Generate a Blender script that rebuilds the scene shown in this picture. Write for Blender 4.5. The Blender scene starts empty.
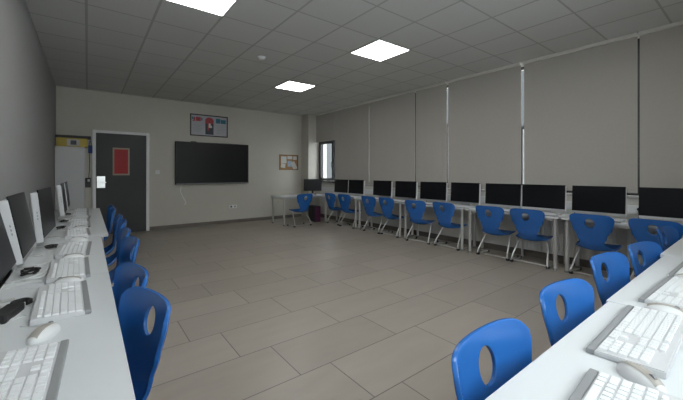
import bpy, bmesh, math, random
from mathutils import Vector, Matrix
random.seed(7)
SC = bpy.context.scene
COL = SC.collection
PI = math.pi
R = math.radians

# ------------------------------------------------------------------ materials
def nd(nt, t, **kw):
    n = nt.nodes.new(t)
    for k, v in kw.items():
        setattr(n, k, v)
    return n

def mat(name, col, rough=0.5, metal=0.0, noise=0.0, nscale=8.0, bump=0.0, bscale=60.0, spec=0.5, coat=0.0, emit=None, estr=0.0):
    m = bpy.data.materials.new(name); m.use_nodes = True
    nt = m.node_tree; b = nt.nodes['Principled BSDF']
    b.inputs['Base Color'].default_value = (*col, 1)
    b.inputs['Roughness'].default_value = rough
    b.inputs['Metallic'].default_value = metal
    b.inputs['Specular IOR Level'].default_value = spec
    b.inputs['Coat Weight'].default_value = coat
    tc = nd(nt, 'ShaderNodeTexCoord')
    if noise:
        n = nd(nt, 'ShaderNodeTexNoise'); n.inputs['Scale'].default_value = nscale; n.inputs['Detail'].default_value = 4
        nt.links.new(tc.outputs['Object'], n.inputs['Vector'])
        r = nd(nt, 'ShaderNodeMapRange')
        r.inputs['To Min'].default_value = 1 - noise; r.inputs['To Max'].default_value = 1 + noise
        nt.links.new(n.outputs['Fac'], r.inputs['Value'])
        mx = nd(nt, 'ShaderNodeVectorMath', operation='SCALE'); mx.inputs[0].default_value = col
        nt.links.new(r.outputs[0], mx.inputs['Scale'])
        nt.links.new(mx.outputs[0], b.inputs['Base Color'])
    if bump:
        n = nd(nt, 'ShaderNodeTexNoise'); n.inputs['Scale'].default_value = bscale; n.inputs['Detail'].default_value = 3
        nt.links.new(tc.outputs['Object'], n.inputs['Vector'])
        bp = nd(nt, 'ShaderNodeBump'); bp.inputs['Strength'].default_value = bump; bp.inputs['Distance'].default_value = 0.002
        nt.links.new(n.outputs['Fac'], bp.inputs['Height']); nt.links.new(bp.outputs[0], b.inputs['Normal'])
    if emit:
        b.inputs['Emission Color'].default_value = (*emit, 1); b.inputs['Emission Strength'].default_value = estr
    return m

def math_n(nt, op, a, b=None, c=None):
    n = nd(nt, 'ShaderNodeMath', operation=op)
    for i, v in enumerate((a, b, c)):
        if v is None: continue
        if isinstance(v, (int, float)): n.inputs[i].default_value = v
        else: nt.links.new(v, n.inputs[i])
    return n.outputs[0]

def line_mask(nt, coord, w):      # 1 within w of an integer
    fr = math_n(nt, 'FRACT', coord)
    d = math_n(nt, 'MINIMUM', fr, math_n(nt, 'SUBTRACT', 1.0, fr))
    return math_n(nt, 'LESS_THAN', d, w)

def mix_col(nt, fac, a, b):
    n = nd(nt, 'ShaderNodeMix', data_type='RGBA')
    nt.links.new(fac, n.inputs[0])
    for i, v in ((6, a), (7, b)):
        if isinstance(v, tuple): n.inputs[i].default_value = (*v, 1)
        else: nt.links.new(v, n.inputs[i])
    return n.outputs[2]

def floor_mat():
    m = mat('floor_tile', (.2, .18, .16), .38); nt = m.node_tree; b = nt.nodes['Principled BSDF']
    tc = nd(nt, 'ShaderNodeTexCoord'); sp = nd(nt, 'ShaderNodeSeparateXYZ'); nt.links.new(tc.outputs['Object'], sp.inputs[0])
    ry = math_n(nt, 'DIVIDE', math_n(nt, 'SUBTRACT', sp.outputs[1], 1.42), .45)
    row = math_n(nt, 'FLOOR', ry)
    xs = math_n(nt, 'MULTIPLY_ADD', row, .235, sp.outputs[0])
    cx = math_n(nt, 'DIVIDE', math_n(nt, 'SUBTRACT', xs, 1.34), .9)
    g = math_n(nt, 'MAXIMUM', line_mask(nt, ry, .0075), line_mask(nt, cx, .0038))
    idv = nd(nt, 'ShaderNodeCombineXYZ'); nt.links.new(math_n(nt, 'FLOOR', cx), idv.inputs[0]); nt.links.new(row, idv.inputs[1])
    wn = nd(nt, 'ShaderNodeTexWhiteNoise', noise_dimensions='2D'); nt.links.new(idv.outputs[0], wn.inputs['Vector'])
    no = nd(nt, 'ShaderNodeTexNoise'); no.inputs['Scale'].default_value = 2.5; no.inputs['Detail'].default_value = 6
    mp = nd(nt, 'ShaderNodeMapping'); mp.inputs['Scale'].default_value = (1, 3, 1)
    nt.links.new(tc.outputs['Object'], mp.inputs[0]); nt.links.new(mp.outputs[0], no.inputs['Vector'])
    v = math_n(nt, 'ADD', math_n(nt, 'MULTIPLY_ADD', wn.outputs['Value'], .14, .80), math_n(nt, 'MULTIPLY', no.outputs['Fac'], .26))
    sc = nd(nt, 'ShaderNodeVectorMath', operation='SCALE'); sc.inputs[0].default_value = FLOOR_C
    nt.links.new(v, sc.inputs['Scale'])
    nt.links.new(mix_col(nt, g, sc.outputs[0], (.14, .128, .112)), b.inputs['Base Color'])
    nt.links.new(math_n(nt, 'MULTIPLY_ADD', no.outputs['Fac'], .16, .28), b.inputs['Roughness'])
    bp = nd(nt, 'ShaderNodeBump'); bp.inputs['Strength'].default_value = .35; bp.inputs['Distance'].default_value = .003
    nt.links.new(math_n(nt, 'SUBTRACT', 1.0, g), bp.inputs['Height']); nt.links.new(bp.outputs[0], b.inputs['Normal'])
    return m

def ceiling_mat():
    m = mat('ceiling_tile', (.5, .5, .5), .85, spec=.2); nt = m.node_tree; b = nt.nodes['Principled BSDF']
    tc = nd(nt, 'ShaderNodeTexCoord'); sp = nd(nt, 'ShaderNodeSeparateXYZ'); nt.links.new(tc.outputs['Object'], sp.inputs[0])
    gx = math_n(nt, 'DIVIDE', math_n(nt, 'SUBTRACT', sp.outputs[0], 1.19), .6)
    gy = math_n(nt, 'DIVIDE', math_n(nt, 'SUBTRACT', sp.outputs[1], 3.70), .6)
    g = math_n(nt, 'MAXIMUM', line_mask(nt, gx, .021), line_mask(nt, gy, .017))
    idv = nd(nt, 'ShaderNodeCombineXYZ'); nt.links.new(math_n(nt, 'FLOOR', gx), idv.inputs[0]); nt.links.new(math_n(nt, 'FLOOR', gy), idv.inputs[1])
    wn = nd(nt, 'ShaderNodeTexWhiteNoise', noise_dimensions='2D'); nt.links.new(idv.outputs[0], wn.inputs['Vector'])
    no = nd(nt, 'ShaderNodeTexNoise'); no.inputs['Scale'].default_value = 90; no.inputs['Detail'].default_value = 2
    nt.links.new(tc.outputs['Object'], no.inputs['Vector'])
    v = math_n(nt, 'ADD', math_n(nt, 'MULTIPLY_ADD', wn.outputs['Value'], .05, .93), math_n(nt, 'MULTIPLY', no.outputs['Fac'], .09))
    sc = nd(nt, 'ShaderNodeVectorMath', operation='SCALE'); sc.inputs[0].default_value = CEIL_C
    nt.links.new(v, sc.inputs['Scale'])
    nt.links.new(mix_col(nt, g, sc.outputs[0], tuple(c * .70 for c in CEIL_C)), b.inputs['Base Color'])
    bp = nd(nt, 'ShaderNodeBump'); bp.inputs['Strength'].default_value = .5; bp.inputs['Distance'].default_value = .004
    nt.links.new(math_n(nt, 'SUBTRACT', 1.0, g), bp.inputs['Height']); nt.links.new(bp.outputs[0], b.inputs['Normal'])
    return m

FLOOR_C = (.37, .332, .285)
CEIL_C = (.57, .575, .565)
WALL_C = (.57, .55, .49)
M = dict(
    floor=floor_mat(), ceiling=ceiling_mat(),
    wall=mat('cream_plaster', WALL_C, .8, noise=.03, bump=.15, spec=.25),
    wall_l=mat('grey_plaster', (.34, .345, .34), .75, noise=.03, bump=.15, spec=.3),
    base=mat('skirting_tile', (.17, .15, .13), .45, noise=.1),
    white=mat('white_paint', (.80, .81, .81), .4, noise=.02),
    doorleaf=mat('grey_door_laminate', (.055, .058, .06), .6, noise=.08),
    steel=mat('brushed_steel', (.75, .75, .73), .28, 1.0, noise=.05),
    red=mat('red_notice', (.42, .015, .02), .6, noise=.12, nscale=40),
    beige=mat('beige_frame', (.42, .36, .28), .6, noise=.05),
    desk=mat('pale_grey_laminate', (.66, .69, .70), .33, noise=.02, spec=.5),
    deskedge=mat('grey_edging', (.42, .43, .44), .5, noise=.02),
    tube=mat('silver_paint', (.62, .62, .60), .32, .55, noise=.04),
    black=mat('black_plastic', (.012, .012, .013), .45, noise=.1),
    blue=mat('blue_plastic', (.02, .13, .43), .22, noise=.05, nscale=20, bump=.08, bscale=220, spec=.5),
    case=mat('white_plastic', (.70, .71, .71), .35, noise=.02),
    screen=mat('dark_screen', (.009, .010, .012), .35, spec=.22, noise=.02),
    tv=mat('tv_screen', (.010, .011, .012), .35, spec=.3, noise=.02),
    key=mat('white_key', (.80, .82, .83), .3, noise=.02, spec=.6),
    kbody=mat('light_grey_plastic', (.60, .61, .62), .35, noise=.02),
    grey=mat('grey_plastic', (.27, .28, .285), .4, noise=.03),
    band=mat('taupe_plastic', (.38, .36, .32), .4, noise=.03),
    blind=mat('blind_fabric', (.45, .43, .395), .85, noise=.04, nscale=30, bump=.3, bscale=300, spec=.15),
    rail=mat('aluminium_rail', (.42, .41, .39), .45, .3, noise=.03),
    headrail=mat('pale_head_rail', (.68, .66, .61), .45, noise=.03),
    frame=mat('dark_window_frame', (.02, .021, .022), .4, noise=.06),
    glassy=None,
    radi=mat('radiator_enamel', (.80, .79, .75), .4, noise=.02),
    cab=mat('cabinet_grey', (.58, .585, .59), .5, noise=.03),
    yellow=mat('yellow_card', (.50, .38, .06), .6, noise=.1),
    cork=mat('cork', (.34, .20, .09), .85, noise=.25, nscale=60),
    wood=mat('wood_frame', (.25, .14, .06), .5, noise=.2, nscale=20),
    paper=mat('paper', (.62, .62, .59), .7, noise=.04),
    paperb=mat('pale_blue_paper', (.38, .46, .58), .7, noise=.05),
    purple=mat('plum_plastic', (.07, .012, .05), .4, noise=.1),
    teal=mat('teal_ink', (.02, .17, .25), .5, noise=.15, nscale=60),
    inkred=mat('red_ink', (.40, .05, .06), .5, noise=.2, nscale=50),
    inkdark=mat('dark_ink', (.03, .035, .055), .5, noise=.3, nscale=60),
    poster=mat('poster_paper', (.42, .43, .47), .35, noise=.08, nscale=6),
    bag=mat('blue_cloth', (.03, .06, .22), .8, noise=.2),
    facade=mat('pale_render', (.055, .057, .06), .9, noise=.05),
    facade2=mat('white_render', (.85, .86, .88), .9, noise=.03),
    concrete=mat('concrete', (.35, .35, .34), .9, noise=.1),
    diff=mat('lit_diffuser', (.9, .9, .9), .5, emit=(1, .985, .96), estr=11.5),
)
g = bpy.data.materials.new('window_glass'); g.use_nodes = True
_b = g.node_tree.nodes['Principled BSDF']; _b.inputs['Base Color'].default_value = (.9, .94, .94, 1)
_b.inputs['Roughness'].default_value = .02; _b.inputs['Transmission Weight'].default_value = 1.0; _b.inputs['IOR'].default_value = 1.02
M['glassy'] = g

# ------------------------------------------------------------------ mesh builder
class MB:
    def __init__(s): s.bm = bmesh.new()
    def box(s, x0, x1, y0, y1, z0, z1, bev=0, seg=2, mtx=None):
        v = [s.bm.verts.new((x, y, z)) for x in (x0, x1) for y in (y0, y1) for z in (z0, z1)]
        fs = [s.bm.faces.new([v[i] for i in q]) for q in ((0, 1, 3, 2), (4, 6, 7, 5), (0, 4, 5, 1), (2, 3, 7, 6), (0, 2, 6, 4), (1, 5, 7, 3))]
        if bev:
            es = list({e for f in fs for e in f.edges})
            r = bmesh.ops.bevel(s.bm, geom=es, offset=bev, segments=seg, affect='EDGES', profile=.5)
            v = list({vv for f in r['faces'] for vv in f.verts} | {vv for vv in v if vv.is_valid})
        if mtx is not None: bmesh.ops.transform(s.bm, matrix=mtx, verts=v)
        return s
    def cyl(s, p0, p1, r, r2=None, n=16):
        p0, p1 = Vector(p0), Vector(p1); d = p1 - p0
        q = d.to_track_quat('Z', 'Y').to_matrix().to_4x4()
        bmesh.ops.create_cone(s.bm, cap_ends=True, segments=n, radius1=r, radius2=r if r2 is None else r2, depth=d.length,
                              matrix=Matrix.Translation((p0 + p1) / 2) @ q)
        return s
    def tube(s, pts, r, n=10, smooth=True):
        P = [Vector(p) for p in pts]
        if smooth: P = catmull(P, 6)
        rings = []; up = Vector((0, 0, 1)); prev = None
        for i, p in enumerate(P):
            t = (P[min(i + 1, len(P) - 1)] - P[max(i - 1, 0)]).normalized()
            if prev is None:
                a = t.cross(up)
                if a.length < .05: a = t.cross(Vector((0, 1, 0)))
            else: a = prev - t * prev.dot(t)
            a.normalize(); prev = a; b = t.cross(a)
            rings.append([s.bm.verts.new(p + a * r * math.cos(2 * PI * k / n) + b * r * math.sin(2 * PI * k / n)) for k in range(n)])
        for A, B in zip(rings, rings[1:]):
            for k in range(n): s.bm.faces.new((A[k], A[(k + 1) % n], B[(k + 1) % n], B[k]))
        s.bm.faces.new(list(reversed(rings[0]))); s.bm.faces.new(rings[-1])
        return s
    def ellipsoid(s, c, rx, ry, rz, u=20, v=12, zmin=None):
        vs = bmesh.ops.create_uvsphere(s.bm, u_segments=u, v_segments=v, radius=1)['verts']
        for p in vs:
            z = p.co.z * rz
            if zmin is not None and z < zmin: z = zmin
            p.co = Vector((p.co.x * rx + c[0], p.co.y * ry + c[1], z + c[2]))
        return s
    def mesh(s, name, smooth=False):
        bmesh.ops.recalc_face_normals(s.bm, faces=s.bm.faces)
        me = bpy.data.meshes.new(name); s.bm.to_mesh(me); s.bm.free()
        if smooth:
            for p in me.polygons: p.use_smooth = True
            try: me.set_sharp_from_angle(angle=R(38))
            except Exception: pass
        return me
    def build(s, name, m, parent=None, smooth=False, loc=(0, 0, 0), rz=0):
        o = bpy.data.objects.new(name, s.mesh(name, smooth)); COL.objects.link(o)
        o.data.materials.append(M[m] if isinstance(m, str) else m)
        if parent is not None: o.parent = parent
        o.location = loc; o.rotation_euler = (0, 0, rz)
        return o

def catmull(P, k):
    out = []
    for i in range(len(P) - 1):
        p0 = P[max(i - 1, 0)]; p1 = P[i]; p2 = P[i + 1]; p3 = P[min(i + 2, len(P) - 1)]
        for j in range(k):
            t = j / k
            out.append(.5 * ((2 * p1) + (-p0 + p2) * t + (2 * p0 - 5 * p1 + 4 * p2 - p3) * t * t + (-p0 + 3 * p1 - 3 * p2 + p3) * t ** 3))
    out.append(P[-1]); return out

def tag(o, label=None, cat=None, group=None, kind=None):
    if label: o['label'] = label
    if cat: o['category'] = cat
    if group: o['group'] = group
    if kind: o['kind'] = kind
    return o

def empty(name, loc=(0, 0, 0), rz=0, rx=0):
    o = bpy.data.objects.new(name, None); COL.objects.link(o)
    o.empty_display_size = .1; o.location = loc; o.rotation_euler = (rx, 0, rz); return o

def struct(name, mb, m, label, parent=None, smooth=False):
    o = mb.build(name, m, parent, smooth)
    if parent is None: tag(o, label, name.split('_')[0], kind='structure')
    return o

def copy_tree(o, parent=None):
    c = o.copy(); COL.objects.link(c)
    if parent is not None: c.parent = parent
    for ch in list(o.children): copy_tree(ch, c)
    return c

# ------------------------------------------------------------------ dimensions (metres, camera stands over the origin)
H = 3.06; XL = -.50; XR = 5.55; YB = 8.70; YN = -.45; XB = 5.42
DZ = .73

struct('floor', MB().box(XL - .2, XR + .25, YN - .2, YB + .2, -.1, 0), 'floor', 'taupe stone-look rectangular tile floor')
struct('ceiling', MB().box(XL - .2, XR + .25, YN - .2, YB + .2, H, H + .1), 'ceiling', 'grey suspended ceiling of square tiles')
struct('wall_left', MB().box(XL - .2, XL, YN - .2, YB + .2, 0, H), 'wall_l', 'grey painted wall beside the computer desks')
struct('wall_back', MB().box(XL, XR + .25, YB, YB + .2, 0, H), 'wall', 'cream wall with the door and the large screen')
struct('wall_near', MB().box(XL, XR + .25, YN - .2, YN, 0, 1.0).box(XL, XR + .25, YN - .2, YN, 2.8, H).box(XL, .1, YN - .2, YN, 1.0, 2.8).box(2.7, XR + .25, YN - .2, YN, 1.0, 2.8), 'wall', 'cream wall behind the nearest desks')
# window wall: parapet, lintel and piers in one structure
W0, W1 = -.30, 8.28; SILL = 1.03; HEAD = 3.035
wr = MB().box(XR, XR + .25, YN, YB, 0, SILL).box(XR, XR + .25, YN, YB, HEAD, H).box(XR, XR + .25, YN, W0, SILL, HEAD).box(XR, XR + .25, W1, YB, SILL, HEAD)
M['wall_w'] = mat('pale_plaster', (.74, .73, .68), .8, noise=.03, bump=.15)
struct('wall_right', wr, 'wall_w', 'cream parapet wall under the row of windows')
struct('wall_pillar', MB().box(5.16, XR, 8.30, YB, 0, H), 'wall', 'cream pillar in the corner next to the open window')
struct('baseboard_back', MB().box(1.13, 5.16, YB - .012, YB, 0, .085), 'base', 'brown tiled skirting along the back wall')
struct('baseboard_right', MB().box(XR - .012, XR, YN, 8.30, 0, .10), 'base', 'brown tiled skirting under the windows')
struct('baseboard_left', MB().box(XL, XL + .012, YN, YB, 0, .085), 'base', 'brown tiled skirting along the left wall')
struct('trim_1', MB().box(XR - .06, XR + .02, W0, W1, SILL - .035, SILL - .002, .004), 'rail', 'pale window sill board')
struct('trim_2', MB().box(XR - .05, XR, YN, 8.28, .80, .905, .004), 'white', 'white cable trunking along the window wall')

# windows
ys = [8.28, 6.17, 4.66, 2.98, 1.04, W0]
for i in range(5):
    a, b = ys[i + 1], ys[i]
    w = empty('window_%d' % (i + 1), (XR + .05, (a + b) / 2, SILL)); tag(w, 'dark framed window behind the roller blinds, number %d from the far corner' % (i + 1), 'window', kind='structure')
    hw = (b - a) / 2; hh = HEAD - SILL
    f = MB()
    f.box(-.03, .04, -hw, -hw + .05, 0, hh).box(-.03, .04, hw - .05, hw, 0, hh).box(-.03, .04, -hw + .05, hw - .05, 0, .06).box(-.03, .04, -hw + .05, hw - .05, hh - .03, hh)
    tz = 1.0 if i == 3 else 1.20
    f.box(-.03, .04, -hw + .05, hw - .05, tz, tz + .05)
    f.build('window_frame', 'frame', w)
    yc = w.location.y
    mull = {0: 7.50, 1: 5.40, 2: 3.87, 3: 2.47, 4: .40}[i] - yc
    MB().box(-.028, .035, mull - .03, mull + .03, .06, tz).build('window_mullion', 'frame', w)
    MB().box(0, .006, -hw + .05, hw - .05, .06, hh - .05).build('window_pane', 'glassy', w)
# open sash at the far corner
sash = empty('window_6', (XR + .015, 7.53, 1.10)); tag(sash, 'dark sash with a handle below the short blind in the far corner', 'window', kind='structure')
MB().box(-.05, 0, 0, .09, 0, 1.16).box(-.05, 0, .65, .745, 0, 1.16).box(-.05, 0, .09, .65, 0, .07).box(-.05, 0, .09, .65, 1.07, 1.16).build('window_frame', 'frame', sash)
MB().box(-.09, -.05, .03, .055, .50, .53, .004).box(-.10, -.08, .03, .055, .38, .53, .004).build('window_handle', 'black', sash)

w = empty('window_7', (1.4, YN - .1, 1.0)); tag(w, 'wide unshaded window added out of view to light the nearest desks', 'window', kind='structure')  # unseen window, added and sized to bring daylight onto the near desks
f = MB().box(-1.3, 1.3, -.035, .035, 0, .06).box(-1.3, 1.3, -.035, .035, 1.74, 1.8)
for x in (-1.3, -.03, 1.24): f.box(x, x + .06, -.035, .035, .06, 1.74)
f.build('window_frame', 'frame', w)
MB().box(-1.24, 1.24, -.004, .004, .06, 1.74).build('window_pane', 'glassy', w)
pl = bpy.data.lights.new('daylight_portal', 'AREA'); pl.shape = 'RECTANGLE'; pl.size = 2.6; pl.size_y = 1.8; pl.cycles.is_portal = True
po = bpy.data.objects.new('daylight_portal', pl); COL.objects.link(po); po.location = (1.4, YN - .19, 1.9); po.rotation_euler = (R(90), 0, 0)

# outside
bd = empty('neighbouring_building', (10.5, 12.5, -4)); tag(bd, 'grey building seen outside through the open sash in the corner', 'building')
MB().box(0, 3, -8, 8, 0, 9).build('wall', 'facade', bd)
MB().box(-.25, 0, -.05, .55, 0, 9).build('pilaster', 'facade2', bd)
struct('ground_outside', MB().box(6.3, 40, -20, 40, -4.2, -4.0), 'concrete', 'paved ground outside the windows')

# ------------------------------------------------------------------ ceiling lights
def light_proto():
    t = empty('ceiling_light')
    MB().box(-.3, .3, -.3, -.288, -.006, 0).box(-.3, .3, .288, .3, -.006, 0).box(-.3, -.288, -.288, .288, -.006, 0).box(.288, .3, -.288, .288, -.006, 0).build('light_frame', 'white', t)
    MB().box(-.288, .288, -.288, .288, -.004, -.0005).build('diffuser', 'diff', t)
    return t
lp = light_proto()
LL = [((.89, 3.40), 'square lit ceiling panel cut by the top edge, left of the others'),
      ((3.31, 3.40), 'square lit ceiling panel in the middle, facing the tall blinds'),
      ((3.31, 5.83), 'square lit ceiling panel deepest in the room, near the wall screen'),
      ((.89, 1.0), 'square lit ceiling panel above the nearest left desks'),
      ((3.31, 1.0), 'square lit ceiling panel above the nearest right desks')]
for i, ((x, y), lb) in enumerate(LL):
    o = lp if i == 0 else copy_tree(lp)
    o.location = (x, y, H - .0005); tag(o, lb, 'ceiling light', 'lit ceiling panels')
d = empty('smoke_detector', (2.07, 4.65, H)); tag(d, 'small round white smoke detector on the ceiling tiles', 'smoke detector')
MB().cyl((0, 0, -.012), (0, 0, 0), .055, .058, 24).build('base', 'white', d, True)
MB().cyl((0, 0, -.038), (0, 0, -.012), .036, .045, 24).build('sensor_dome', 'white', d, True)

# ------------------------------------------------------------------ blinds
def blind(y0, y1, zb, label):
    t = empty('roller_blind', (XB, (y0 + y1) / 2, 0)); tag(t, label, 'roller blind', 'grey roller blinds')
    hw = (y1 - y0) / 2
    MB().box(-.045, .03, -hw, hw, H - .04, H, .004).build('head_rail', 'headrail', t)
    # cloth with a faint ripple
    b = MB(); n = 24; top = []; bot = []
    for k in range(n + 1):
        y = -hw + .004 + (2 * hw - .008) * k / n; dx = .003 * math.sin(k * 1.1 + y0)
        top.append((b.bm.verts.new((dx * .3, y, H - .03)), b.bm.verts.new((dx * .3 + .003, y, H - .03))))
        bot.append((b.bm.verts.new((dx, y, zb)), b.bm.verts.new((dx + .003, y, zb))))
    for k in range(n):
        b.bm.faces.new((top[k][0], top[k + 1][0], bot[k + 1][0], bot[k][0]))
        b.bm.faces.new((top[k][1], top[k + 1][1], bot[k + 1][1], bot[k][1]))
        b.bm.faces.new((bot[k][0], bot[k + 1][0], bot[k + 1][1], bot[k][1]))
    for k in (0, n): b.bm.faces.new((top[k][0], top[k][1], bot[k][1], bot[k][0]))
    b.build('blind_cloth', 'blind', t, True)
    MB().box(-.006, .008, -hw + .004, hw - .004, zb - .018, zb, .003).build('bottom_bar', 'rail', t)
blind(7.339, 8.298, 2.25, 'short grey roller blind stopping above the open window in the corner')
blind(5.942, 7.338, 1.05, 'wide grey roller blind just right of the open window')
blind(4.52, 5.936, 1.05, 'wide grey roller blind, third from the corner pillar')
blind(3.752, 4.505, 1.07, 'narrow grey roller blind between two wide ones')
blind(2.395, 3.725, 1.06, 'wide grey roller blind left of the brightest gap of daylight')
blind(1.003, 2.355, 1.085, 'widest-looking grey roller blind right of the brightest gap')
blind(-.30, .990, 1.00, 'grey roller blind cut off by the right edge of the view')

# ------------------------------------------------------------------ radiators
def radiator(y0, y1, label):
    t = empty('radiator', (XR - .07, (y0 + y1) / 2, .12)); tag(t, label, 'radiator', 'white ribbed radiators')
    hw = (y1 - y0) / 2
    b = MB(); n = int(2 * hw / .045)
    b.box(-.012, .03, -hw, hw, 0, .5)
    for k in range(n):
        y = -hw + (k + .5) * 2 * hw / n
        b.box(-.026, -.012, y - .013, y + .013, .01, .49, .005, 1)
    b.build('ribbed_panel', 'radi', t)
    MB().box(-.028, .035, -hw - .002, hw + .002, .5, .515, .003).build('top_grille', 'radi', t)
    MB().box(-.01, .01, -hw + .08, -hw + .11, -.12, 0).build('foot', 'tube', t); MB().box(-.01, .01, hw - .11, hw - .08, -.12, 0).build('foot', 'tube', t)
radiator(1.22, 2.50, 'white ribbed radiator below the window, left of the other one')
radiator(-.20, 1.12, 'white ribbed radiator behind the chairs in the right corner')

# ------------------------------------------------------------------ door
d = empty('door_1', (.60, YB, 0)); tag(d, 'dark grey classroom door in a white frame', 'door', kind='structure')
MB().box(-.52, -.46, -.05, 0, 0, 2.23, .004).box(.46, .52, -.05, 0, 0, 2.23, .004).box(-.46, .46, -.05, 0, 2.17, 2.23, .004).build('door_frame', 'white', d)
MB().box(-.46, .46, -.03, 0, .005, 2.17).build('door_leaf', 'doorleaf', d)
MB().box(-.445, -.30, -.036, -.03, 1.0, 1.25, .002).build('push_plate', 'steel', d)
MB().cyl((-.40, -.06, 1.12), (-.40, -.036, 1.12), .010).box(-.41, -.28, -.075, -.058, 1.11, 1.132, .004).build('door_handle', 'steel', d)
s = empty('door_notice', (.585, YB - .031, 1.57)); tag(s, 'red notice in a beige frame fixed on the grey door', 'notice')
MB().box(-.155, .155, -.012, 0, -.30, .30, .003).build('notice_frame', 'beige', s)
MB().box(-.125, .125, -.015, -.012, -.265, .265).build('red_sheet', 'red', s)
b = MB()
for k in range(9):
    z = .19 - k * .045; w = (.09, .07, .085, .06, .08, .09, .05, .085, .07)[k]
    b.box(-w, w, -.0165, -.015, z - .006, z + .006)
b.build('notice_lines', mat('dark_red_print', (.25, .02, .02), .5, noise=.1), s)

# switch, outlet, dangling cable
s = empty('light_switch', (1.29, YB, 1.34)); tag(s, 'white light switch on the wall right of the door', 'light switch')
MB().box(-.042, .042, -.012, 0, -.042, .042, .004).build('plate', 'white', s); MB().box(-.022, .022, -.018, -.012, -.022, .022, .003).build('rocker', 'case', s)
s = empty('wall_socket', (3.06, YB, .43)); tag(s, 'double white wall socket low under the black wall screen', 'socket')
MB().box(-.10, .10, -.012, 0, -.042, .042, .004).build('plate', 'white', s)
MB().cyl((-.05, -.02, 0), (-.05, -.008, 0), .024).build('outlet', 'black', s, True); MB().cyl((.05, -.014, 0), (.05, -.008, 0), .024).build('outlet', 'grey', s, True)
tag(MB().tube([(1.80, YB - .015, 1.02), (1.78, YB - .02, .88), (1.83, YB - .02, .74), (1.87, YB - .02, .66), (1.90, YB - .02, .58), (1.86, YB - .02, .56)], .008).build('hanging_cable', 'white', None, True), 'white cable hanging from the left end of the wall screen', 'cable')

# ------------------------------------------------------------------ wall screen
t = empty('wall_screen', (2.555, YB, 1.56)); tag(t, 'large black interactive screen mounted on the cream back wall', 'screen')
MB().box(-.90, .90, -.09, 0, -.52, .52, .008).build('screen_case', 'black', t)
MB().box(-.875, .875, -.093, -.088, -.475, .495).build('display_panel', 'tv', t)
MB().box(-.88, .88, -.097, -.088, -.515, -.49, .002).build('lower_bar', 'grey', t)
MB().box(-.55, -.42, -.06, -.02, .52, .54, .004).build('camera_bar', 'black', t)

# framed poster
t = empty('framed_poster', (2.455, YB, 2.515)); tag(t, 'wide black-framed poster hung above the large screen', 'poster')
MB().box(-.46, .46, -.025, 0, .245, .27).box(-.46, .46, -.025, 0, -.27, -.245).box(-.46, -.435, -.025, 0, -.245, .245).box(.435, .46, -.025, 0, -.245, .245).build('frame', 'black', t)
MB().box(-.435, .435, -.012, 0, -.245, .245).build('sheet', 'poster', t)
MB().box(-.385, -.34, -.0145, -.012, .12, .19).box(-.325, -.21, -.0145, -.012, .10, .20).box(-.40, -.34, -.0145, -.012, .09, .11).build('red_lettering', 'inkred', t)
MB().box(-.42, -.395, -.0148, -.012, .13, .20).box(-.20, -.17, -.0148, -.012, .12, .19).build('green_emblem', 'teal', t)
b = MB().box(-.10, .10, -.0145, -.012, -.22, .10)
b.build('dark_picture', 'inkdark', t)
MB().ellipsoid((0, -.014, .12), .105, .004, .095).box(-.05, -.01, -.0158, -.012, -.12, .06).build('red_picture', 'inkred', t)
MB().box(-.02, .03, -.017, -.012, -.05, .08).ellipsoid((.045, -.016, -.02), .02, .003, .03).build('pale_figure', 'paper', t)
MB().box(.16, .27, -.0145, -.012, .08, .20).box(.28, .41, -.0145, -.012, .08, .18).build('teal_lettering', 'teal', t)
b = MB()
for k in range(6): b.box(.17, .17 + (.2, .17, .22, .19, .21, .12)[k], -.0140, -.012, .02 - k * .04, .028 - k * .04)
for k in range(5): b.box(-.39, -.39 + (.2, .17, .22, .19, .14)[k], -.0140, -.012, .0 - k * .04, .008 - k * .04)
b.build('small_print', 'grey', t)

# cork board
t = empty('cork_board', (4.725, YB, 1.635)); tag(t, 'small cork board with pinned papers on the back wall', 'notice board')
MB().box(-.31, .31, -.02, 0, .20, .225).box(-.31, .31, -.02, 0, -.225, -.20).box(-.31, -.285, -.02, 0, -.20, .20).box(.285, .31, -.02, 0, -.20, .20).build('wooden_frame', 'wood', t)
MB().box(-.285, .285, -.010, 0, -.20, .20).build('cork_panel', 'cork', t)
for (x, z, w, h, mm, a) in [(-.17, .07, .09, .10, 'paper', 0), (-.19, -.10, .07, .06, 'paper', .15), (.03, .14, .08, .045, 'paper', 0), (.03, -.04, .075, .085, 'paperb', 0), (.17, -.10, .07, .12, 'paper', -.5), (.20, .13, .06, .05, 'paper', 0)]:
    MB().box(-w, w, -.0016 - .001, 0, -h, h).build('pinned_paper', mm, t, loc=(x, -.011, z)).rotation_euler = (0, a, 0)

# ------------------------------------------------------------------ cabinet and what is on and by it
t = empty('storage_cabinet', (-.265, 8.45, 0)); tag(t, 'tall pale grey metal cabinet standing left of the door', 'cabinet')
MB().box(-.225, .225, -.235, .235, 0, 1.83, .003).build('body', 'cab', t)
MB().box(-.222, .222, -.250, -.236, .06, 1.82, .003).build('door', 'cab', t)
MB().box(.16, .18, -.262, -.25, 1.70, 1.715, .002).build('lock', 'steel', t)
t = empty('cardboard_box', (-.245, 8.42, 1.83)); tag(t, 'yellow printed cardboard box lying on the grey cabinet', 'box')
MB().box(-.225, .245, -.16, .16, 0, .17, .004).build('carton', 'yellow', t)
MB().box(-.07, .13, -.163, -.16, .02, .145).build('label_panel', 'paper', t); MB().box(-.015, .075, -.165, -.163, .04, .125).build('printed_patch', 'inkdark', t)
t = MB().box(-.24, .30, -.15, .15, 0, .022, .004).box(-.24, .30, -.15, -.14, .022, .05).box(-.24, .30, .14, .15, .022, .05).build('flat_tray', 'black', None, False, (-.245, 8.42, 2.002)); tag(t, 'dark flat tray on top of the yellow box', 'tray')
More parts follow.
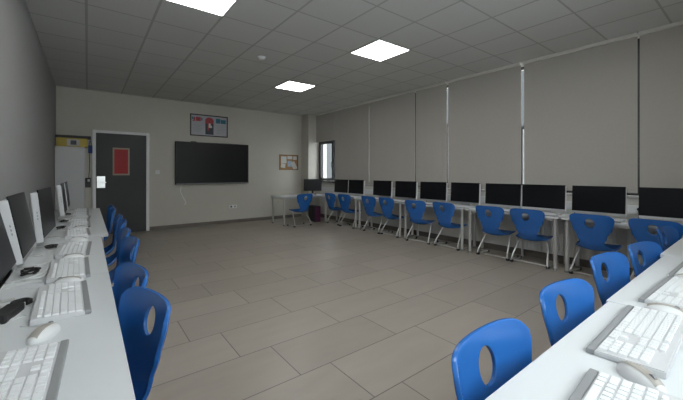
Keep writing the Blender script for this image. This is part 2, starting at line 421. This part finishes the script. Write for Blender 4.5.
t = MB().box(-.12, .03, -.05, .05, 0, .035, .01).build('paper_roll', 'beige', None, False, (-.20, 8.35, 2.026)); tag(t, 'small beige bundle lying in the dark tray', 'bundle')
t = empty('hanging_bag', (.045, 8.42, 1.72)); tag(t, 'small dark blue bag hung at the side of the grey cabinet', 'bag')
MB().box(-.035, .035, -.05, .05, 0, .16, .015).build('pouch', 'bag', t); MB().tube([(-.02, 0, .16), (0, 0, .26), (.02, 0, .16)], .005).build('strap', 'bag', t, True)
t = empty('wall_telephone', (.0, YB, 1.02)); tag(t, 'black wall telephone between the cabinet and the door frame', 'telephone')
MB().box(-.06, .055, -.05, 0, 0, .20, .01).build('phone_body', 'black', t); MB().box(-.05, -.01, -.085, -.05, .01, .20, .012).build('handset', 'black', t)
MB().box(0, .04, -.053, -.05, .12, .17).build('phone_label', 'paper', t); MB().tube([(.02, -.01, .20), (.035, -.01, .45), (.03, -.01, .72)], .006).build('phone_cable', 'black', t, True)

# ------------------------------------------------------------------ desks
def table_proto(L, D, inset0, inset1):
    t = empty('computer_desk')
    MB().box(-L / 2, L / 2, -D / 2, D / 2, DZ - .025, DZ, .003).build('tabletop', 'desk', t)
    fr = MB()
    x0, x1 = -L / 2 + inset0, L / 2 - inset1; y0, y1 = -D / 2 + .06, D / 2 - .06
    fr.box(x0, x1, y0 - .012, y0 + .012, DZ - .065, DZ - .026).box(x0, x1, y1 - .012, y1 + .012, DZ - .065, DZ - .026)
    fr.box(x0 - .012, x0 + .012, y0, y1, DZ - .065, DZ - .026).box(x1 - .012, x1 + .012, y0, y1, DZ - .065, DZ - .026)
    fr.build('underframe', 'tube', t)
    for x in (x0, x1):
        for y in (y0, y1):
            l = MB().cyl((x, y, .03), (x, y, DZ - .026), .024, n=20).build('leg', 'tube', t, True)
            MB().cyl((x, y, 0), (x, y, .03), .026, .027, 20).build('foot', 'grey', l, True)
    return t
G1 = 'desks along the left wall'; G2 = 'desks under the windows'; G3 = 'nearest desks on the right'
pa = table_proto(1.49, .57, .045, .045)
for i, (x, y, lb) in enumerate([(-.185, 1.65, 'pale grey desk by the left wall, nearest to the viewer'), (-.185, 3.145, 'pale grey desk by the left wall, second from the viewer'),
                  (-.125, 4.655, 'pale grey desk by the left wall, set slightly further out than the first two'), (-.125, 6.15, 'pale grey desk by the left wall, furthest and closest to the cabinet')]):
    o = pa if i == 0 else copy_tree(pa)
    o.location = (x, y, 0); o.rotation_euler.z = R(90); tag(o, lb, 'desk', G1)
pc = table_proto(1.37, .50, .055, .055)
cdesk = [(6.61, 'pale desk under the windows nearest the corner pillar'), (5.215, 'pale desk under the second wide blind'), (3.815, 'pale desk under the windows, under the narrow blind'),
         (2.41, 'pale desk under the windows carrying the two screens right of centre'), (1.01, 'pale desk under the windows nearest the right edge')]
for i, (y, lb) in enumerate(cdesk):
    o = pc if i == 0 else copy_tree(pc)
    o.location = (5.22, y, 0); o.rotation_euler.z = R(-90); tag(o, lb, 'desk', G2)
o = table_proto(1.37, .74, .055, .055); o.location = (4.50, 7.68, 0); tag(o, 'pale desk standing crosswise in the far corner by the pillar', 'desk', 'desks in the far corner')
for L, i0, i1, x, yc, rz, lb in [(1.48, .18, .51, 1.16, .155, 0, 'pale grey desk at the lower right, closest to the viewer'),
                             (1.39, .22, .47, 2.605, .165, 0, 'pale grey desk at the lower right, behind the closest one'),
                             (1.40, .12, .12, 4.01, .19, 0, 'pale grey desk at the right edge, furthest of the three near the viewer')]:
    o = table_proto(L, .60, i0, i1); o.location = (x, yc, 0); o.rotation_euler.z = rz; tag(o, lb, 'desk', G3)

# ------------------------------------------------------------------ chair
def chair_proto():
    t = empty('classroom_chair')
    prof = catmull([Vector(p) for p in [(0, -.275, .812), (0, -.262, .735), (0, -.240, .635), (0, -.215, .53), (0, -.190, .43), (0, -.135, .362), (0, -.05, .355), (0, .06, .376), (0, .15, .396), (0, .20, .390), (0, .225, .370)]], 8)
    wid = [.226, .228, .204, .155, .122, .165, .215, .226, .22, .21, .19]
    acc = [0]
    for a, b in zip(prof, prof[1:]): acc.append(acc[-1] + (b - a).length)
    Lt = acc[-1]
    def at(s):
        s = min(max(s, 0), Lt)
        for i in range(len(acc) - 1):
            if s <= acc[i + 1]:
                f = (s - acc[i]) / (acc[i + 1] - acc[i]); p = prof[i].lerp(prof[i + 1], f)
                u = (i + f) / 8; k = min(int(u), len(wid) - 2); ff = u - k; ff = ff * ff * (3 - 2 * ff)
                return p, wid[k] * (1 - ff) + wid[k + 1] * ff, u
    NR, NC = 60, 44
    hs = .112; ha, hb = .050, .058
    bm = bmesh.new(); V = []; par = {}
    for r in range(NR + 1):
        row = []
        for c in range(NC + 1):
            q = -1 + 2 * c / NC; aq = abs(q)
            s0 = .040 * aq ** 12 - .006 * math.cos(q * PI); s1 = Lt - .07 * aq ** 5
            s = s0 + (s1 - s0) * r / NR; s = max(s, .0005)
            p, w, u = at(s)
            x = q * w
            back = max(0, min(1, (5 - u) / 3))
            y = p.y + back * (.034 * (x / .22) ** 2 + .016 * aq ** 10)
            z = p.z + (1 - back) * .028 * (aq ** 2.5) * max(0, min(1, (9.6 - u) / 3)) + (.02 * aq ** 2 if 3.6 < u < 6 else 0) * (1 - abs(u - 4.8) / 1.2)
            v = bm.verts.new((x, y, z)); row.append(v); par[v] = (x, s)
        V.append(row)
    faces = []
    for r in range(NR):
        for c in range(NC):
            q = (V[r][c], V[r][c + 1], V[r + 1][c + 1], V[r + 1][c])
            cx = sum(par[v][0] for v in q) / 4; cs = sum(par[v][1] for v in q) / 4
            if (cx / ha) ** 2 + ((cs - hs) / hb) ** 2 < 1: continue
            faces.append(bm.faces.new(q))
    for v in list(bm.verts):
        if not v.link_faces: bm.verts.remove(v); continue
        x, s = par[v]; e = (x / ha) ** 2 + ((s - hs) / hb) ** 2
        if e < 1.9 and any(ed.is_boundary for ed in v.link_edges) and .01 < s < .3 and abs(x) < .12:
            k = 1 / math.sqrt(e); nx, ns = x * k, hs + (s - hs) * k
            p, w, u = at(ns)
            v.co = (nx, p.y + .034 * (nx / .22) ** 2, p.z)
    me = bpy.data.meshes.new('shell'); bm.to_mesh(me); bm.free()
    o = bpy.data.objects.new('tmp_shell', me); COL.objects.link(o)
    md = o.modifiers.new('s', 'SOLIDIFY'); md.thickness = .015; md.offset = 0
    md = o.modifiers.new('b', 'BEVEL'); md.width = .005; md.segments = 2; md.limit_method = 'ANGLE'; md.angle_limit = R(50)
    dg = bpy.context.evaluated_depsgraph_get(); dg.update()
    me2 = bpy.data.meshes.new_from_object(o.evaluated_get(dg)); bpy.data.objects.remove(o)
    for p in me2.polygons: p.use_smooth = True
    me2.materials.clear(); me2.materials.append(M['blue']); me2.name = 'seat_shell'
    sh = bpy.data.objects.new('seat_shell', me2); COL.objects.link(sh); sh.parent = t
    for sx in (-1, 1):
        l = MB().tube([(sx * .235, .19, .022), (sx * .24, .02, .022), (sx * .245, -.10, .022), (sx * .243, -.145, .035), (sx * .235, -.13, .09), (sx * .21, -.03, .24), (sx * .19, .02, .325), (sx * .17, .065, .357), (sx * .16, .13, .370)], .0125).build('leg', 'tube', t, True)
        for y in (-.13, .17): MB().box(sx * .24 - .02, sx * .24 + .02, y - .024, y + .024, 0, .034, .007).build('glide', 'black', l)
    MB().cyl((-.24, -.10, .026), (.24, -.10, .026), .009).build('rear_crossbar', 'tube', t, True)
    MB().cyl((-.165, .11, .366), (.165, .11, .366), .010).cyl((-.18, .04, .347), (.18, .04, .347), .010).build('seat_support', 'tube', t, True)
    return t
cp = chair_proto(); _first = [True]
def chair(x, y, deg, label, group):
    o = cp if _first[0] else copy_tree(cp); _first[0] = False
    o.location = (x, y, 0); o.rotation_euler.z = R(deg); tag(o, label, 'chair', group)
GA = 'blue chairs at the left wall desks'; GC = 'blue chairs at the window desks'; GD = 'blue chairs at the nearest right desks'
for x, y, a, lb in [(-.035, 1.53, 103, 'blue plastic chair by the left desks, nearest to the viewer'),
                    (-.04, 2.045, 100, 'blue plastic chair by the left desks, directly behind the nearest one'),
                    (.03, 3.00, 96, 'blue plastic chair by the left desks, first beyond the empty gap'),
                    (.03, 3.545, 91, 'blue plastic chair by the left desks where the two desk rows step'),
                    (.06, 4.25, 88, 'blue plastic chair at the middle of the left row, fifth from the viewer'),
                    (.06, 4.83, 90, 'blue plastic chair of the left row, third from the door end'),
                    (.05, 5.78, 91, 'blue plastic chair of the left row, last but one before the door'),
                    (.05, 6.34, 89, 'blue plastic chair of the left row, closest to the grey door')]:
    chair(x, y, a, lb, GA)
for x, y, a, lb in [(4.22, 7.19, 3, 'blue chair with its back to the room at the crosswise corner desk'),
                    (5.14, 6.87, -91, 'blue chair at the window desks, first after the corner desk'),
                    (5.12, 6.28, -87, 'blue chair at the window desks, close beside the one nearest the corner desk'),
                    (5.14, 5.42, -90, 'blue chair at the window desks under the left part of the third blind'),
                    (5.15, 4.87, -93, 'blue chair at the window desks under the right part of the third blind'),
                    (5.10, 4.10, -84, 'blue chair at the window desks below the narrow blind'),
                    (5.14, 3.475, -92, 'blue chair at the window desks left of the pair of table legs'),
                    (5.15, 2.65, -91, 'blue chair at the window desks, left one of the close pair right of centre'),
                    (5.15, 2.115, -88, 'blue chair at the window desks, right one of the close pair right of centre'),
                    (5.15, 1.35, -91, 'blue chair standing alone, squarely in front of the second screen from the right'),
                    (5.13, .74, -98, 'blue chair in the right corner in front of the rightmost screen')]:
    chair(x, y, a, lb, GC)
for x, y, a, lb in [(1.02, .305, 181, 'bright blue chair back at the lower centre, closest of all to the viewer'),
                    (1.70, .335, 175, 'bright blue chair back right behind the closest one at the near desks'),
                    (2.525, .38, 173, 'blue chair back beyond the step between the two near desks'),
                    (3.13, .325, 170, 'blue chair back half hidden behind its neighbour at the near desks'),
                    (4.27, .36, 174, 'blue chair at the near right desks, furthest from the viewer, by the right edge')]:
    chair(x, y, a, lb, GD)

# ------------------------------------------------------------------ all-in-one computers
def monitor_proto():
    t = empty('desktop_computer')
    W, Z0, Hh = .285, .055, .365
    cs = empty('tmp')
    COL.objects.unlink(cs); bpy.data.objects.remove(cs)
    MB().box(-W, W, 0, .006, Z0, Z0 + .05, .002).box(-W, W, .0, .045, Z0, Z0 + Hh - .016, .004).box(-W + .05, W - .05, .045, .06, Z0 + .05, Z0 + Hh - .05, .006).build('casing', 'case', t)
    MB().box(-W + .001, W - .001, -.004, .006, Z0 + .028, Z0 + Hh).build('screen', 'screen', t)
    MB().box(-.09, .09, .05, .065, .03, .26, .004).build('stand_neck', 'tube', t)
    MB().tube([(-.17, -.035, .007), (-.17, .08, .007), (-.10, .085, .02), (.10, .085, .02), (.17, .08, .007), (.17, -.035, .007)], .007).build('stand_foot', 'tube', t, True)
    b = MB()
    for k in range(4): b.box(W - .0005, W + .0008, .016, .021, Z0 + .14 + k * .022, Z0 + .152 + k * .022)
    for k in range(3): b.box(-W - .0008, -W + .0005, .016, .021, Z0 + .16 + k * .022, Z0 + .172 + k * .022)
    b.build('side_ports', 'grey', t)
    return t
mp_ = monitor_proto(); _fm = [True]
def monitor(x, y, deg, label, group, tilt=0, s=1.0):
    o = mp_ if _fm[0] else copy_tree(mp_); _fm[0] = False
    o.location = (x, y, DZ + .0005 if False else DZ); o.rotation_euler = (0, 0, R(deg)); o.scale = (s, 1, 1.10 if x < 0 else 1)
    if tilt:
        for ch in o.children:
            if ch.name.split('.')[0] in ('casing', 'screen', 'side_ports', 'stand_neck'): ch.rotation_euler.x = R(-tilt)
    tag(o, label, 'computer', group)
GMA = 'white computers along the left wall'; GMC = 'white computers along the windows'
for x, y, a, s, tl, lb in [(-.30, 2.30, 90, 1, 14, 'white all-in-one computer cut off by the left edge of the view'),
                    (-.285, 2.98, 90, 1.08, 11, 'white all-in-one computer with a dark screen, first fully seen from the left edge'),
                    (-.245, 3.76, 88, 1.28, 6, 'white all-in-one computer by the left wall, right behind the largest-looking one'),
                    (-.215, 5.62, 90, 1, 6, 'white all-in-one computer by the left wall, last but one towards the cabinet'),
                    (-.215, 6.55, 90, 1, 6, 'white all-in-one computer by the left wall, closest to the grey cabinet')]:
    monitor(x, y, a, lb, GMA, tl, s)
for y, a, lb in [(6.84, -90, 'white computer with black screen under the open window end, nearest the corner'),
                 (6.24, -90, 'white computer with black screen, right neighbour of the one nearest the corner'),
                 (5.33, -90, 'white computer with black screen, left one of the pair under the third blind'),
                 (4.64, -90, 'white computer with black screen, right one of the pair under the third blind'),
                 (3.95, -86, 'white computer turned slightly sideways below the narrow blind'),
                 (3.28, -93, 'white computer with black screen just right of the slightly turned one'),
                 (2.61, -91, 'white computer with black screen left of the brightest blind gap'),
                 (2.02, -90, 'white computer with black screen right of the brightest blind gap'),
                 (1.37, -91, 'white computer behind the chair that stands alone'),
                 (.68, -90, 'white computer with a large grey-black screen cut by the right edge')]:
    monitor(5.24, y, a, lb, GMC, 3)
t = empty('black_monitor', (5.0, 7.82, DZ), R(-28)); tag(t, 'black monitor on the crosswise desk in the far corner', 'monitor')
MB().box(-.25, .25, 0, .035, .09, .42, .006).build('casing', 'black', t); MB().box(-.24, .24, -.003, 0, .11, .41).build('screen', 'screen', t)
MB().box(-.025, .025, .03, .05, .01, .2, .004).build('stand_neck', 'black', t); MB().cyl((0, .03, 0), (0, .03, .014), .11, .10, 28).build('stand_base', 'black', t, True)
t = empty('computer_tower', (4.93, 7.50, 0), R(-10)); tag(t, 'dark computer tower with a plum side under the corner desk', 'computer tower')
MB().box(-.09, .09, -.05, .40, .0, .42, .006).build('tower_case', 'black', t); MB().box(-.08, .08, -.056, -.05, .03, .40, .002).build('tower_front', 'purple', t)

# ------------------------------------------------------------------ keyboards and mice
def keyboard_proto(L):
    t = empty('keyboard')
    b = MB(); D = .19
    v = [(-L / 2, -D / 2 + .022, 0), (L / 2, -D / 2 + .022, 0), (L / 2, D / 2, 0), (-L / 2, D / 2, 0), (-L / 2, -D / 2 + .022, .016), (L / 2, -D / 2 + .022, .016), (L / 2, D / 2, .024), (-L / 2, D / 2, .024)]
    vs = [b.bm.verts.new(p) for p in v]
    for q in ((0, 3, 2, 1), (4, 5, 6, 7), (0, 1, 5, 4), (1, 2, 6, 5), (2, 3, 7, 6), (3, 0, 4, 7)): b.bm.faces.new([vs[i] for i in q])
    bmesh.ops.bevel(b.bm, geom=list(b.bm.edges), offset=.003, segments=2, affect='EDGES')
    b.build('body', 'kbody', t)
    MB().box(-L / 2, L / 2, -D / 2, -D / 2 + .0225, 0, .017, .004).build('palm_strip', 'grey', t)
    k = MB(); sc = L / .46
    def key(x, y, w, d=.0145):
        zb = .016 + (y + D / 2 - .022) / (D - .022) * .008
        x *= sc; w = w * sc - .0022
        p = [(x, y), (x + w, y), (x + w, y + d), (x, y + d)]; i = .0018
        lo = [k.bm.verts.new((a, c, zb - .001)) for a, c in p]
        hi = [k.bm.verts.new((a + (i if a == x else -i), c + (i if c == y else -i), zb + .007)) for a, c in p]
        k.bm.faces.new(hi)
        for j in range(4): k.bm.faces.new((lo[j], lo[(j + 1) % 4], hi[(j + 1) % 4], hi[j]))
    y0 = -D / 2 + .028; u = .019
    rows = [[1.3, 1, 1.3, 6.2, 1.3, 1, 1, 1.3], [2.2] + [1] * 10 + [2.2], [1.8] + [1] * 11 + [1.6], [1.5] + [1] * 12 + [.9], [1] * 13 + [1.4]]
    for r, row in enumerate(rows):
        x = -.219
        for w in row: key(x, y0 + r * .0250, w * u, .0222); x += w * u
        if r in (0,):
            for q in range(3): key(.062 + q * u, y0, u, .0222)
        if r == 1: key(.062 + u, y0 + .0250, u, .0222)
        if r in (3, 4):
            for q in range(3): key(.062 + q * u, y0 + r * .0250, u, .0222)
        for q in range(4): key(.130 + q * .0215, y0 + r * .0250, .0215, .0222)
    for q in range(12): key(-.219 + (q * 1.0 + (q // 4) * .6 + .6) * u, y0 + 5 * .0250 + .003, u, .015)
    for q in range(3): key(.062 + q * u, y0 + 5 * .0250 + .003, u, .015)
    k.build('keys', 'key', t)
    return t
def mouse_proto(bent=False):
    t = empty('computer_mouse')
    MB().ellipsoid((0, 0, .006), .036, .066, .032, 24, 14, -.006).build('shell', 'case', t, True)
    b = MB(); prev = None
    n = 16; hwid = .015
    for i in range(n + 1):
        a = -.056 + .112 * i / n
        cur = []
        for q in range(5):
            x = -hwid + hwid * 2 * q / 4
            cur.append(b.bm.verts.new((x, a, .0072 + .0325 * math.sqrt(max(0, 1 - (a / .066) ** 2 - (x / .036) ** 2)))))
        if prev:
            for q in range(4): b.bm.faces.new((prev[q], prev[q + 1], cur[q + 1], cur[q]))
        prev = cur
    b.build('centre_band', 'band', t, True)
    MB().cyl((-.004, .035, .030), (.004, .035, .030), .010).build('scroll_wheel', 'grey', t, True)
    MB().tube([(0, .062, .008), (-.02, .080, .003), (-.07, .085, .003), (-.14, .095, .003)] if bent else [(0, .064, .008), (.01, .10, .003), (-.01, .15, .003), (.02, .19, .003)], .0022, 8).build('mouse_cable', 'case', t, True)
    return t
kp = keyboard_proto(.50); mpz = mouse_proto(); mpb = mouse_proto(True); _mb = [True]; kps = keyboard_proto(.57); _k = [True]; _m = [True]; _k2 = [True]
def kb(x, y, deg, label, group, big=False):
    if big: o = kps if _k2[0] else copy_tree(kps); _k2[0] = False
    else: o = kp if _k[0] else copy_tree(kp); _k[0] = False
    o.location = (x, y, DZ); o.rotation_euler.z = R(deg); tag(o, label, 'keyboard', group)
def mouse(x, y, deg, label, group, bent=False):
    if bent: o = mpb if _mb[0] else copy_tree(mpb); _mb[0] = False
    else: o = mpz if _m[0] else copy_tree(mpz); _m[0] = False
    o.location = (x, y, DZ); o.rotation_euler.z = R(deg); tag(o, label, 'mouse', group)
GKA = 'keyboards on the left desks'; GKD = 'keyboards on the near right desks'; GKC = 'keyboards on the window desks'
kb(-.155, 1.20, 88, 'white keyboard with grey front strip cut by the bottom left corner', GKA, True)
for x, y, a, lb in [(-.09, 1.985, 92, 'white keyboard on the left desks, second from the viewer'),
                    (-.085, 2.60, 91, 'white keyboard on the left desks, third from the viewer'),
                    (-.075, 3.24, 88, 'white keyboard on the left desks, last one before the desk step'),
                    (-.075, 4.10, 92, 'white keyboard on the left desks, first one beyond the desk step'),
                    (-.07, 4.75, 90, 'white keyboard on the left desks, fourth from the cabinet end'),
                    (-.07, 5.36, 88, 'white keyboard on the left desks across the far joint'),
                    (-.08, 5.93, 90, 'white keyboard on the left desks, last but one near the cabinet'),
                    (-.08, 6.52, 90, 'white keyboard on the left desks, furthest, close to the cabinet')]:
    kb(x, y, a, lb, GKA)
for x, y, a, lb in [(.895, .215, 183, 'white keyboard cut by the bottom edge at the lower right'),
                    (1.585, .28, 181, 'white keyboard seen whole on the nearest right desk'),
                    (2.28, .265, 178, 'white keyboard on the right desks just past the desk step'),
                    (2.92, .255, 179, 'white keyboard at the right edge near the second desk joint')]:
    kb(x, y, a, lb, GKD, True)
GM = 'white mice on the desks'
for x, y, a, lb in [(-.125, 1.60, -28, 'white mouse with taupe band next to the bottom left keyboard'),
                    (-.08, 2.285, 82, 'white mouse between the second and third left keyboards'),
                    (-.08, 2.915, 96, 'white mouse between the third and fourth left keyboards'),
                    (-.06, 3.66, 80, 'white mouse just before the step in the left desks'),
                    (-.06, 4.42, 95, 'white mouse between the two keyboards beyond the left desk step'),
                    (1.243, .225, 146, 'white mouse with taupe band between the two nearest right keyboards'),
                    (1.925, .27, 190, 'white mouse at the step between the near right desks'),
                    (2.60, .26, 172, 'white mouse between the two keyboards towards the right edge')]:
    mouse(x, y, a, lb, GM, 'taupe band' in lb)
for y, nm in [(6.84, 'nearest the corner pillar'), (6.24, 'second from the corner pillar'), (5.33, 'before the left screen under the third blind'), (4.64, 'before the right screen under the third blind'), (3.95, 'in front of the slightly turned computer'),
              (3.28, 'just right of the slightly turned computer'), (2.61, 'behind the left one of the close pair of chairs'), (2.02, 'behind the right one of the close pair of chairs'), (1.32, 'behind the chair standing alone'), (.70, 'in front of the rightmost screen')]:
    kb(5.07, y, -90 + random.uniform(-3, 3), 'white keyboard on the window desks ' + nm, GKC)
kb(4.62, 7.52, 2, 'white keyboard on the crosswise desk in the far corner', 'keyboards in the far corner')
for y, nm in [(3.62, 'left of the pair of table legs'), (1.72, 'at the joint of the last two window desks'), (1.015, 'beside the chair standing alone')]:
    mouse(5.08, y, -90, 'small white mouse on the window desks ' + nm, 'mice on the window desks')

# ------------------------------------------------------------------ cables and adapters on the left desks
def bundle(x, y, label, col='black', seed=0, n=4, ext=.06):
    rr = random.Random(seed); t = MB()
    for k in range(n):
        P = []; a0 = rr.uniform(0, 6)
        for j in range(9):
            a = a0 + j * .9; r = ext * rr.uniform(.55, 1.1)
            P.append((r * math.cos(a) * .8, r * math.sin(a) * 1.2, .006 + .006 * k + .01 * rr.random()))
        t.tube(P, .004, 8)
    tag(t.build('cable_bundle', col, None, True, (x, y, DZ)), label, 'cables', 'cable bundles on the desks')
bundle(-.26, 2.62, 'black tangled cables below the corner of the first whole screen', 'black', 1, 4, .055)
bundle(-.225, 3.42, 'black coiled cable near the second whole screen on the left desks', 'black', 2, 3, .045)
bundle(-.225, 4.55, 'black coiled cable further along the left desks', 'black', 3, 3, .05)
bundle(-.225, 5.15, 'black coiled cable on the left desks before the last computers', 'black', 4, 3, .05)
bundle(-.225, 6.05, 'black coiled cable at the far end of the left desks', 'black', 5, 3, .05)
bundle(5.28, 1.01, 'black cables lying between the two rightmost window computers', 'black', 6, 3, .05)
def wires(pts, label, m='case', r=.003):
    t = MB(); [t.tube(p, r, 8) for p in pts]
    tag(t.build('loose_cable', m, None, True), label, 'cables', 'loose pale cables on the desks')
z = DZ + .004
wires([[(-.36, 2.40, z), (-.29, 2.50, z), (-.22, 2.58, z), (-.185, 2.70, z), (-.19, 2.80, z)], [(-.36, 2.46, z + .006), (-.28, 2.47, z + .006), (-.20, 2.50, z + .004), (-.19, 2.62, z)], [(-.33, 2.36, z), (-.25, 2.42, z), (-.20, 2.40, z)]], 'pale cables running out from under the first whole screen')
wires([[(-.40, 1.90, z), (-.30, 1.88, z), (-.24, 1.84, z), (-.20, 1.86, z)], [(-.42, 1.80, z), (-.33, 1.79, z), (-.26, 1.83, z), (-.22, 1.90, z)], [(-.42, 2.02, z), (-.32, 2.0, z), (-.24, 2.05, z), (-.19, 2.05, z)]], 'pale cables behind the second keyboard on the left desks')
wires([[(-.24, 3.30, z), (-.20, 3.36, z), (-.14, 3.54, z), (-.10, 3.60, z)], [(-.26, 3.40, z), (-.18, 3.46, z), (-.12, 3.50, z)]], 'pale cables behind the fourth keyboard on the left desks')
wires([[(1.40, .12, z), (1.46, .10, z), (1.54, .12, z), (1.52, .16, z)], [(1.25, .02, z), (1.36, .06, z), (1.50, .06, z), (1.64, .02, z)], [(1.60, .165, z), (1.66, .11, z), (1.72, .06, z), (1.86, .05, z)]], 'pale cable looping at the back of the whole keyboard at lower right')
t = empty('power_adapter', (-.262, 1.90, DZ), R(76)); tag(t, 'black power adapter brick with coiled lead at the left edge', 'power adapter')
MB().box(-.08, .08, -.03, .03, 0, .034, .007).build('brick', 'black', t)
b = MB()
for k in range(3): b.tube([(.08 + .01, .0, .012 + k * .006), (.11, .028, .012 + k * .006), (.145, .03, .01 + k * .006), (.165, 0, .01 + k * .006), (.14, -.03, .01 + k * .006), (.105, -.025, .012 + k * .006)], .004, 8)
b.build('lead', 'black', t, True)

# sockets with plugs on the window wall
for i, (y, lb) in enumerate([(1.03, 'white double socket with a black plug between the two rightmost computers'), (1.71, 'white double socket with plug left of the computer behind the lone chair'), (4.28, 'white double socket with plug under the narrow blind'), (5.82, 'white double socket with plug under the joint of the second and third blinds')]):
    t = empty('wall_socket', (XR - .05, y, .855)); tag(t, lb, 'socket', 'sockets on the window wall')
    MB().box(-.008, 0, -.08, .08, -.04, .04, .003).build('plate', 'white', t)
    MB().cyl((-.045, -.03, .01), (-.008, -.03, .01), .020).build('plug', 'black', t, True)
    MB().tube([(-.045, -.03, .01), (-.06, -.03, -.01), (-.055, -.03, -.06), (-.04, -.02, -.121)], .005, 8).build('plug_cable', 'black', t, True)

# ------------------------------------------------------------------ world, camera, view
w = bpy.data.worlds.new('sky'); SC.world = w; w.use_nodes = True
nt = w.node_tree; bg = nt.nodes['Background']
bg.inputs[0].default_value = (.92, .96, 1, 1); bg.inputs[1].default_value = 5.2

cam = bpy.data.cameras.new('camera'); co = bpy.data.objects.new('camera', cam); COL.objects.link(co)
F = 330.0
cam.sensor_fit = 'HORIZONTAL'; cam.sensor_width = 36; cam.lens = F / 683 * 36
cam.shift_y = -(200 - 173) / 683
cam.clip_start = .02; cam.clip_end = 200
co.location = (0, 0, 1.32); co.rotation_euler = (PI / 2, 0, -.656)
SC.camera = co
SC.view_settings.view_transform = 'Standard'; SC.view_settings.look = 'None'
SC.view_settings.gamma = 1; SC.view_settings.use_curve_mapping = False
SC.view_settings.exposure = 0.12
